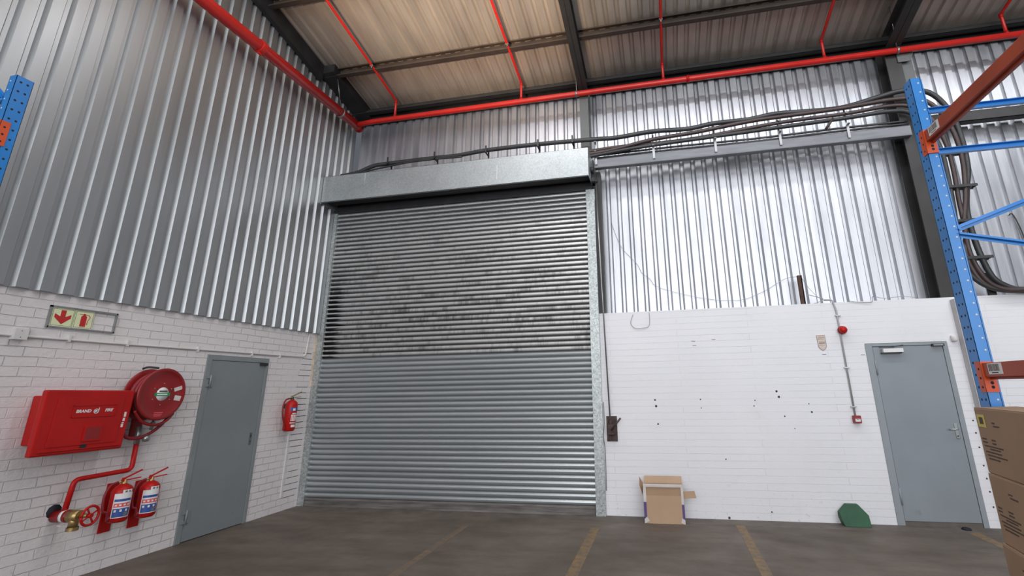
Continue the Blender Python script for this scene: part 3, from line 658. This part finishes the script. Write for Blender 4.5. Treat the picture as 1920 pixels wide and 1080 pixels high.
m = MB(); m.tube(smooth_path([(.30, RY-.22, RZ-.16), (.30, RY-.12, RZ-.27), (.30, RY+.02, RZ-.31), (.30, RY+.13, RZ-.27), (.3, RY+.19, RZ-.2)]), .015, 10); m.build('guide_bar', M_darkred, hr)
m = MB(); m.tube([(.20, RY+.04, RZ-.36), (.20, RY+.055, RZ-.26)], .017, 12); m.tube([(.17, RY+.05, RZ-.29), (.23, RY+.05, RZ-.29)], .009, 10); m.build('nozzle', M_greymetal, hr)
m = MB(); m.tube(smooth_path([(.10, RY-.12, RZ+.26), (.16, RY-.10, RZ+.275), (.24, RY-.03, RZ+.268)]), .011, 8); m.build('hose_guide', M_black, hr)
m = MB(); m.tube([(.10, -2.66, 1.13), (.10, -2.665, 1.30)], .026, 14); m.lathe([(0, 0), (.032, 0), (.036, .02), (.03, .045), (0, .05)], (.14, -2.63, 1.18), (.8, .5, 0), 16); m.tube([(.10, -2.66, 1.19), (.16, -2.62, 1.185)], .014, 10); m.build('stop_valve', M_greymetal, hr)
for o in hr.children:
    if not o.name.startswith(('wall_bracket', 'stop_valve')):
        for v in o.data.vertices: v.co.x = .075+(v.co.x-.075)*.72; 
    if not o.name.startswith(('wall_bracket', 'stop_valve', 'hose_loop', 'nozzle', 'guide_bar')):
        for v in o.data.vertices: v.co.y *= .965; v.co.z = v.co.z if False else v.co.z
# feed pipe with gate valve
fp = thing('fire_feed_pipe', 'red water pipe with brass gate valve and red hand wheel low on the left wall', 'pipe', (0, -3.0, .6))
m = MB(); m.tube(fillet([(.09, -3.165, .60), (.10, -3.15, .872), (.10, -2.655, .886), (.10, -2.66, 1.14)], .05, 6), .022, 14); m.build('riser_pipe', M_red, fp)
VY, VZ = -3.17, .572
ax = Vector((1, .12, .02)).normalized(); O = Vector((0, VY, VZ))
m = MB(); m.tube([O, O+ax*.16], .050, 18); m.tube([O+ax*.125, O+ax*.15], .053, 18); m.m(1).tube([O+ax*.088, O+ax*.115], .0515, 18); m.build('inlet_pipe', [M_darkred, M_white], fp)
m = MB(); m.tube([O+ax*.155, O+ax*.25], .05, 14, radii=[.052, .046]); m.tube([O+ax*.20+Vector((0, 0, -.09)), O+ax*.20], .036, 14); m.lathe([(.045, 0), (.045, .03)], O+ax*.20+Vector((0, 0, -.09)), (0, 0, -1), 8)
m.tube([O+ax*.24, O+ax*.34], .017, 10); m.m(1).box(.15, .19, VY-.07, VY-.02, VZ-.06, VZ-.055); m.build('gate_valve', [M_brass, M_tape], fp)
m = MB(); W = O+ax*.345; ring = []
u = ax.cross(Vector((0, 0, 1))).normalized(); v = ax.cross(u)
pts = [W+(u*math.cos(k*PI/14)+v*math.sin(k*PI/14))*.078 for k in range(29)]
m.tube(pts, .011, 8)
for k in range(4):
    a = k*PI/2+.5; m.tube([W, W+(u*math.cos(a)+v*math.sin(a))*.078], .007, 6)
m.tube([W-ax*.02, W+ax*.015], .02, 12); m.build('hand_wheel', M_red, fp)
m = MB(); m.disc((.0, -3.185, .615), (1, 0, 0), .060, 9, .001); m.build('wall_hole', M_hole, fp)

# extinguishers
def extinguisher(name, loc, label, kind):
    t = thing(name, label, 'fire extinguisher', loc, group='fire extinguishers' if kind == 1 else None)
    if kind == 1: r, h, xo = .086, .325, .135
    else: r, h, xo = .080, .415, .115
    x = xo
    m = MB(); m.lathe([(0, .006), (r*.8, 0), (r, .02), (r, h-.055), (r*.93, h-.03), (r*.75, h-.008), (r*.42, h+.010), (r*.25, h+.018), (0, h+.018)], (x, 0, 0), (0, 0, 1), 32); m.build('cylinder', M_red, t, local=True)
    m = MB(); m.lathe([(.022, h+.01), (.024, h+.03), (.016, h+.036), (.016, h+.055), (0, h+.055)], (x, 0, 0), (0, 0, 1), 14); m.tube([(x, 0, h+.035), (x-.02, -.045, h+.035)], .010, 8); m.build('valve', M_brass if kind == 1 else M_black, t, local=True)
    m = MB(); m.bar((x-.01, -.02, h+.055), (x+.03, .13, h+.125), .022, .011); m.bar((x, .01, h+.045), (x+.03, .13, h+.055), .02, .009); m.bar((x, -.02, h+.04), (x, -.01, h+.07), .024, .02); m.build('lever', M_red if kind == 1 else M_brass, t, local=True)
    m = MB(); m.tube(smooth_path([(x-.02, -.045, h+.035), (x-.02, -.11, h+.01), (x-.01, -.152, h-.08), (x, -.146, h-.2), (x+.01, -.112, .10), (x+.01, -.094, .04)]), .011, 8); m.tube([(x+.01, -.094, .065), (x+.01, -.090, .02)], .013, 8); m.build('hose', M_hose if kind == 1 else M_darkred, t, local=True)
    if kind == 1:
        m = MB(); m.box(0, .012, -.055, .055, -.10, h+.02); m.box(0, .05, -.02, .02, h-.08, h-.05); m.build('backplate', M_red, t, local=True, bevel=.003)
    else:
        m = MB(); m.box(0, .04, -.02, .02, h-.1, h-.04); m.tube([(.0, 0, h-.05), (.04, 0, h-.03)], .008, 8); m.build('hook', M_black, t, local=True)
    # label wrapped round the cylinder, centred on the camera side
    def patch(m, a0, a1, z0, z1, rr):
        n = max(2, int(abs(a1-a0)/.15)); prev = None
        for k in range(n+1):
            a = a0+(a1-a0)*k/n; c = [m.b.verts.new((x+rr*math.cos(a), rr*math.sin(a), z)) for z in (z0, z1)]
            if prev: m.face([prev[0], c[0], c[1], prev[1]])
            prev = c
    m = MB(); m.sm = True
    if kind == 1:
        a0, a1 = -1.30, .45
        patch(m, a0, a1, .045, .262, r+.0008); patch(m, a0+.7, a1-.15, .262, .292, r+.0008)
        m.m(1); patch(m, a0+.1, a1-.08, .052, .128, r+.0014); patch(m, a0+.1, a1-.1, .190, .212, r+.0014)
        m.m(2); patch(m, a0+.1, a1-.1, .140, .175, r+.0014)
        m.m(0)
        for k in range(4): patch(m, a0+.22+k*.38, a0+.42+k*.38, .150, .165, r+.0018)
        for k in range(3): patch(m, a0+.22+k*.5, a0+.42+k*.5, .098, .118, r+.0018)
        m.m(3); patch(m, a1-.65, a1-.25, .058, .092, r+.0018); patch(m, a0+.9, a0+1.1, .268, .284, r+.0018); patch(m, a0+1.25, a0+1.42, .268, .284, r+.0018)
        m.build('label', [M_white, M_bluep, M_pink, M_greymetal], t, local=True, recalc=False)
    else:
        a0, a1 = -.85, .35
        m.m(1); patch(m, a0-.1, a1+.25, .275, .325, r+.0008); m.m(0); patch(m, a0+.3, a0+.75, .280, .312, r+.0014); patch(m, a0+.1, a1+.1, .14, .225, r+.0008); patch(m, a0+.25, a1-.1, .235, .25, r+.0008); patch(m, a0, a1, .118, .124, r+.0008); patch(m, a0+.25, a1, .055, .088, r+.0008); patch(m, a0, a1+.1, .105, .110, r+.0008)
        m.m(2)
        for k in range(4): patch(m, a0+.2+k*.27, a0+.30+k*.27, .148, .215, r+.0014)
        m.build('label', [M_white, M_bluep, M_pink], t, local=True, recalc=False)
    return t
extinguisher('fire_extinguisher', (0, -2.725, .428), 'red extinguisher with a large blue and white label, nearest the brass valve', 1)
extinguisher('fire_extinguisher', (0, -2.452, .410), 'red extinguisher with a large blue and white label, nearest the grey left door', 1)
extinguisher('fire_extinguisher', (0, -.555, 1.085), 'bright red extinguisher with white print between the left door and the shutter', 2)
# sign
t = thing('extinguisher_sign', 'cream and red arrow and extinguisher sign in a grey metal frame', 'sign', (0, -3.34, 2.22))
m = MB()
for a in ((-3.625, -3.055, 2.405, 2.422), (-3.62, -3.055, 2.222, 2.236), (-3.625, -3.61, 2.222, 2.422), (-3.068, -3.055, 2.222, 2.422)): m.box(0, .02, a[0], a[1], a[2], a[3])
m.build('frame', M_greymetal, t)
def plate(y0, y1):
    m = MB(); m.box(.004, .014, y0, y1, 2.236, 2.405); m.m(1)
    for a in ((y0+.006, y1-.006, 2.394, 2.397), (y0+.006, y1-.006, 2.244, 2.247), (y0+.006, y0+.009, 2.244, 2.397), (y1-.009, y1-.006, 2.244, 2.397)): m.box(.014, .0145, *a)
    return m
m = plate(-3.605, -3.428); m.m(2); c = -3.516
m.prism([(c-.02, 2.388), (c+.02, 2.388), (c+.02, 2.328), (c+.065, 2.352), (c+.065, 2.318), (c, 2.258), (c-.065, 2.318), (c-.065, 2.352), (c-.02, 2.328)], lambda p, q, d: Vector((d, p, q)), .014, .0152); m.build('arrow_plate', [M_lum, M_column, M_signred], t)
m = plate(-3.422, -3.262); m.m(2); c = -3.345
m.box(.014, .0152, c-.024, c+.024, 2.256, 2.35); m.prism([(c-.024, 2.35), (c+.024, 2.35), (c+.010, 2.366), (c-.010, 2.366)], lambda p, q, d: Vector((d, p, q)), .014, .0152); m.box(.014, .0152, c-.007, c+.007, 2.366, 2.378)
m.box(.014, .0152, c-.042, c, 2.369, 2.373)
m.tube(smooth_path([(.0146, c, 2.372), (.0146, c+.036, 2.366), (.0146, c+.050, 2.345), (.0146, c+.036, 2.315), (.0146, c+.034, 2.275)], 5), .0025, 6); m.build('extinguisher_plate', [M_lum, M_column, M_signred], t)
# conduit and box
t = thing('wall_conduit', 'white painted conduit running along the left brick wall above the door', 'conduit', (0, -3, 2.12))
m = MB(); m.tube([(.014, -9, 2.12), (.014, -3.0, 2.125)]+fillet([(.014, -1, 2.142), (.014, -.285, 2.152), (.014, -.245, 2.535)], .07), .011, 10); m.build('pipe', M_pale, t)
for y in (-3.42, -2.9, -2.1, -1.3, -.8):
    m = MB(); m.box(0, .028, y-.008, y+.008, 2.105, 2.165); m.build('saddle', M_pale, t)
m = MB(); m.box(0, .05, -3.845, -3.75, 2.09, 2.185); m.m(1).disc((.05, -3.80, 2.165), (1, 0, 0), .004, 6).disc((.05, -3.80, 2.11), (1, 0, 0), .004, 6); m.build('junction_box', [M_pale, M_column], t, bevel=.003)
m = MB(); m.box(.0, .008, -.412, -.392, .18, 1.03); tag(m.build('cover_strip', M_white), 'narrow white strip on the brick below the small extinguisher', 'strip')

# ------------------------------------------------------------------ back wall fittings
t = thing('alarm_conduit', 'thin grey conduit dropping down the white wall to the red call point', 'conduit', (7.78, 0, 1.2))
m = MB(); m.tube(fillet([(7.66, .03, 2.70), (7.745, -.012, 2.69), (7.775, -.014, 2.55), (7.785, -.014, 1.22)], .02), .011, 10); m.tube(smooth_path([(7.66, .05, 2.72), (7.6, .1, 2.76), (7.52, .15, 2.80)]), .006, 6); m.tube(smooth_path([(7.67, .02, 2.70), (7.6, .05, 2.68), (7.52, .08, 2.66)]), .005, 6); m.build('pipe', M_lightpipe, t)
for z in (2.48, 1.81, 1.33):
    m = MB(); m.box(7.750, 7.818, -.026, 0, z-.006, z+.006); m.build('saddle', M_greymetal, t)
t = thing('alarm_beacon', 'red round alarm sounder on the conduit of the white wall', 'alarm', (7.80, 0, 2.28))
m = MB(); m.lathe([(0, 0), (.052, 0), (.055, .02), (.050, .035), (0, .035)], (7.80, -.012, 2.285), (0, -1, 0), 24); m.build('base', M_darkred, t)
m = MB(); m.lathe([(.044, 0), (.050, .02), (.044, .045), (.025, .062), (0, .066)], (7.80, -.045, 2.285), (0, -1, 0), 24); m.build('dome', M_red, t)
t = thing('call_point', 'small square red fire alarm call point beside the right door', 'call point', (7.79, 0, 1.14))
m = MB(); m.box(7.748, 7.836, -.055, 0, 1.135, 1.225); m.build('case', M_darkred, t, bevel=.005)
m = MB(); m.box(7.765, 7.822, -.057, -.055, 1.155, 1.188); m.m(1).box(7.775, 7.812, -.058, -.057, 1.176, 1.181); m.build('glass_label', [M_white, M_ink], t)
t = thing('wall_plaque', 'small beige shield-shaped plaque on the white wall left of the alarm conduit', 'plaque', (7.53, 0, 2.05))
sh_ = [(7.485, 2.235), (7.585, 2.235), (7.588, 2.09), (7.575, 2.06), (7.54, 2.035), (7.505, 2.06), (7.49, 2.09)]
m = MB(); m.prism(sh_, lambda p, q, d: Vector((p, d, q)), -.006, 0); m.m(1)
for i in range(len(sh_)):
    if i == 0: continue
    a = sh_[i]; b = sh_[(i+1) % len(sh_)]; m.bar((a[0], -.0065, a[1]), (b[0], -.0065, b[1]), .001, .005, up=(0, 0, 1) if abs(a[0]-b[0]) > .01 else (1, 0, 0))
for z, h in ((2.222, .005), (2.198, .006), (2.178, .005), (2.15, .004), (2.122, .014), (2.10, .004)): m.box(7.50, 7.575, -.007, -.006, z, z+h)
m.build('plate', [M_beige, M_beiged], t)
m = MB(); m.lathe([(0, 0), (.03, 0), (.034, .03), (.03, .06), (0, .07)], (9.06, -.035, 2.16), (0, 0, -1), 16); m.box(9.035, 9.085, -.035, 0, 2.10, 2.17); tag(m.build('motion_sensor', M_pale, bevel=.004), 'small white motion sensor by the top right corner of the right door', 'sensor')

# carton leaning against the wall
t = thing('open_carton', 'open cardboard carton standing on its side against the white wall', 'carton', (5.36, -.18, 0))
m = MB(); m.box(5.122, 5.60, -.318, -.313, .002, .315); m.build('front_panel', M_card2, t)
m = MB(); m.box(5.135, 5.59, -.308, -.303, .31, .43); m.box(5.13, 5.595, -.12, -.115, .01, .42); m.build('inner_panel', M_cardin, t)
m = MB(); m.box(5.118, 5.123, -.318, -.115, .0, .42); m.box(5.60, 5.605, -.318, -.115, .0, .42); m.m(1).box(5.116, 5.118, -.318, -.14, .04, .24); m.box(5.605, 5.607, -.318, -.14, .04, .24)
m.box(5.118, 5.15, -.3195, -.318, .05, .24); m.box(5.578, 5.607, -.3195, -.318, .05, .22); m.build('side_panel', [M_card2, M_purple], t)
m = MB(); m.box(5.118, 5.60, -.32, -.318, .425, .44); m.box(5.118, 5.60, -.318, -.309, .41, .445)
m.box(5.118, 5.152, -.3205, -.3195, .24, .43); m.box(5.575, 5.605, -.3205, -.3195, .22, .43)
m.build('packing_tape', M_tape, t); m = MB(); m.prism([(5.118, .0), (5.18, .03), (5.15, .075), (5.118, .05)], lambda p, q, d: Vector((p, d, q)), -.3215, -.3195); m.build('corner_tape', M_tape, t); m = MB(); m.prism([(5.605, .0), (5.555, .02), (5.57, .07), (5.605, .05)], lambda p, q, d: Vector((p, d, q)), -.3215, -.3195)
m.build('corner_tape', M_tape, t)
m = MB(); m.prism([(5.125, .41), (5.60, .41), (5.598, .50), (5.128, .50)], lambda p, q, d: Vector((p, d+(q-.41)*.5, q)), -.12, -.115); m.build('back_flap', M_card2, t)
m = MB(); m.prism([(0, .43), (.055, .52), (.06, .42), (.015, .29)], lambda p, q, d: Vector((5.118-p*.8, d-p, q)), -.20, -.196); m.build('left_flap', M_cardin, t)
m = MB(); m.prism([(5.605, .275), (5.76, .285), (5.74, .365), (5.605, .355)], lambda p, q, d: Vector((p, d, q)), -.26, -.255); m.build('right_flap', M_card2, t)
# green bait station shape
m = MB(); m.prism([(7.43, .0), (7.712, .0), (7.712, .118), (7.625, .225), (7.492, .226), (7.402, .135), (7.405, .07)], lambda p, q, d: Vector((p, d+(q*.35 if d < -.05 else 0), q)), -.16, -.02)
tag(m.build('green_box', M_green, bevel=.006), 'low dark green angular box on the floor against the white wall', 'box')

# floor lines
for i, (x0, x1, y0, lb) in enumerate(((2.90, 2.99, -.72, 'faint yellow floor line in front of the middle of the shutter'), (4.49, 4.60, -.60, 'worn yellow floor line in front of the right shutter guide'),
                                     (6.19, 6.29, -.255, 'worn yellow floor line between the carton and the green box'), (8.65, 8.76, -.23, 'worn yellow floor line running toward the stacked boxes'))):
    m = MB(); m.box(x0, x1, -5.5, y0, 0, .0015); tag(m.build('floor_line', M_line2 if i == 0 else M_line), lb, 'floor marking', 'yellow floor lines')
m = MB(); m.lathe([(0, 0), (.05, .0), (.04, .02), (0, .03)], (8.70, -.10, .0), (0, 0, 1), 9); tag(m.build('black_debris', M_hole), 'small black scrap on the floor below the right door', 'scrap')

# ------------------------------------------------------------------ pallet racks
def upright(m, x, y, w, d, h, sx):
    # x,y corner towards the aisle and camera; w along y (two hole columns), d along x*sx
    return
def rack(tname, label, xf, yf, sgn, top, beams, braces, horiz, loc, dep=1.05):
    """xf: aisle face x; frame goes away from the aisle in direction sgn; yf: camera side y of the post"""
    t = thing(tname, label, 'pallet rack', loc)
    D = .068*sgn; Wd = .10
    m = MB(); th = .003
    m.box(xf, xf+th*sgn, yf, yf+Wd, .0, top); m.box(xf, xf+D, yf, yf+th, 0, top); m.box(xf, xf+D, yf+Wd-th, yf+Wd, 0, top)
    m.box(xf+D-th*sgn, xf+D, yf, yf+.022, 0, top); m.box(xf+D-th*sgn, xf+D, yf+Wd-.022, yf+Wd, 0, top); m.box(xf+D, xf+D+.02*sgn, yf+.02, yf+.023, 0, top)
    m.m(1); n = int(top/.075)
    for k in range(1, n):
        z = top-k*.075+.03
        for yy in (yf+.03, yf+.07):
            m.lathe([(0, 0), (.0085, 0), (.006, .0006), (0, .0006)], (xf, yy, z), (-sgn, 0, 0), 8)
    m.m(2)
    for k in range(1, n):
        m.disc((xf+D*.72, yf, top-k*.075+.03), (0, -1, 0), .0065, 8, .0008)
    m.build('post', [M_blue, M_hole, M_white], t)
    m = MB(); m.box(xf-.02*sgn, xf+D+.02*sgn, yf-.02, yf+Wd+.02, 0, .006); m.build('foot_plate', M_blue, t)
    for z in horiz:
        m = MB(); m.box(xf+D*.8, xf+dep*sgn, yf+.036, yf+.039, z-.02, z+.02); m.box(xf+D*.8, xf+dep*sgn, yf+.01, yf+.039, z-.022, z-.018); m.box(xf+D*.8, xf+dep*sgn, yf+.01, yf+.039, z+.018, z+.022); m.build('horizontal_brace', M_blue, t)
    for z0, z1 in braces:
        a = Vector((xf+D*.8, yf+.02, z0)); b = Vector((xf+dep*sgn, yf+.02, z1))
        m = MB(); m.bar(a, b, .003, .042); m.bar(a+Vector((0, -.012, 0)), b+Vector((0, -.012, 0)), .026, .003); m.tube([a+Vector((.02*sgn, -.03, 0)), a+Vector((.02*sgn, -.0, 0))], .009, 8); m.build('diagonal_brace', M_blue, t)
    # far side post
    m = MB(); m.box(xf+dep*sgn, xf+(dep+.068)*sgn, yf, yf+Wd, 0, top); m.build('rear_post', M_blue, t)
    for zc, ln in beams:
        # connector wraps the post front; beam runs towards the camera (-y)
        m = MB(); m.box(xf-.004*sgn, xf, yf-.006, yf+.05, zc-.13, zc+.055); m.box(xf-.004*sgn, xf+.066*sgn, yf-.010, yf-.002, zc-.13, zc+.055)
        m.m(1); m.disc((xf+.035*sgn, yf-.010, zc-.075), (0, -1, 0), .010, 10, .001); m.disc((xf+.035*sgn, yf-.010, zc-.10), (0, -1, 0), .010, 10, .001)
        for k in range(3): m.disc((xf-.004*sgn, yf+.022, zc-.10+k*.055), (-sgn, 0, 0), .008, 8, .001)
        m.build('beam_connector', [M_orange2, M_hole], t, bevel=.0015)
        m = MB(); m.box(xf+.004*sgn, xf+.054*sgn, yf-.01, yf-ln, zc-.040, zc+.045); m.box(xf+.030*sgn, xf+.054*sgn, yf-.01, yf-ln, zc-.055, zc-.040); bb = m.build('load_beam', M_orange, t, bevel=.003)
        if zc < 3.6:
            m = MB(); m.box(xf+.0025*sgn, xf+.004*sgn, yf-.19, yf-.06, zc-.025, zc+.040); m.m(1)
            yy = yf-.165
            while yy < yf-.07: wq = random.choice((.002, .004, .006)); m.box(xf+.0018*sgn, xf+.0026*sgn, yy, yy+wq, zc-.006, zc+.035); yy += wq+.004
            m.box(xf+.0018*sgn, xf+.0026*sgn, yf-.15, yf-.09, zc-.018, zc-.013); m.build('barcode_label', [M_white, M_ink], bb)
    return t
rack('pallet_rack', 'blue and orange pallet rack post with beams at the right behind the boxes', 7.432, -3.40, 1, 3.79, ((3.30, 2.9), (1.67, 2.9)), ((2.60, 2.96), (2.57, 2.33)), (3.52, 3.19), (7.5, -3.4, 0))
rack('pallet_rack', 'blue pallet rack post with an orange beam end at the far left edge', 1.0, -4.80, -1, 3.88, ((3.45, 2.6),), ((3.68, 4.3), (3.3, 2.9)), (3.70, 3.2), (.95, -4.8, 0), .80)

# ------------------------------------------------------------------ stacked boxes
bl = ['topmost closed cardboard box of the stack, with a yellow label', 'second closed cardboard box from the top of the stack', 'third closed cardboard box from the top, low in the stack', 'bottom cardboard box of the stack on the floor']
H = .364
for i in range(4):
    z0 = 1.452-(i+1)*H+.001*(4-i)-.0
    z0 = (3-i)*(H)
    ang = math.radians(-9+(0, .8, -1.0, 0)[i])
    t = thing('cardboard_box', bl[i], 'box', (7.30+(0, -.012, -.02, -.02)[i], -3.47-(.0, .012, .004, 0)[i], z0), ang, 'stacked boxes by the rack')
    W_, L_ = .42, .62
    m = MB(); m.box(0, W_, -L_, 0, .0, H-.003); m.build('carton', M_card, t, local=True, bevel=.006)
    m = MB(); m.prism([(.002, -.002), (W_*.5-.002, -.002), (W_*.5-.002, -L_+.002), (.002, -L_+.002)], lambda p, q, d: Vector((p, q, d+p*.02)), H-.004, H-.001); m.prism([(W_*.5+.002, -.002), (W_-.002, -.002), (W_-.002, -L_+.002), (W_*.5+.002, -L_+.002)], lambda p, q, d: Vector((p, q, d)), H-.004, H-.001); m.build('top_flap', M_card, t, local=True)
    m = MB()
    rows = [(.19, .03, .05), (.19, .15, .05), (.172, .03, .05), (.172, .15, .05), (.152, .04, .22), (.138, .10, .12), (.120, .04, .20), (.102, .05, .24), (.084, .06, .14), (.285, .20, .04), (.268, .21, .08)]
    for zz, y0, ln in rows:
        yy = y0
        while yy < y0+ln:
            q = random.uniform(.006, .016); m.box(-.0008, 0, -yy-q, -yy, zz+random.uniform(-.001, .001)-.004, zz+.004); yy += q+.003
    m.build('stencil_marks', M_ink, t, local=True)
    if i == 0:
        m = MB(); m.box(-.0016, -.0008, -.125, -.025, .255, .325); m.m(1).box(-.0022, -.0016, -.10, -.05, .272, .31); m.build('yellow_label', [M_yellow, M_ink], t, local=True)

for o in bpy.data.objects:
    if '_org' in o: del o['_org']
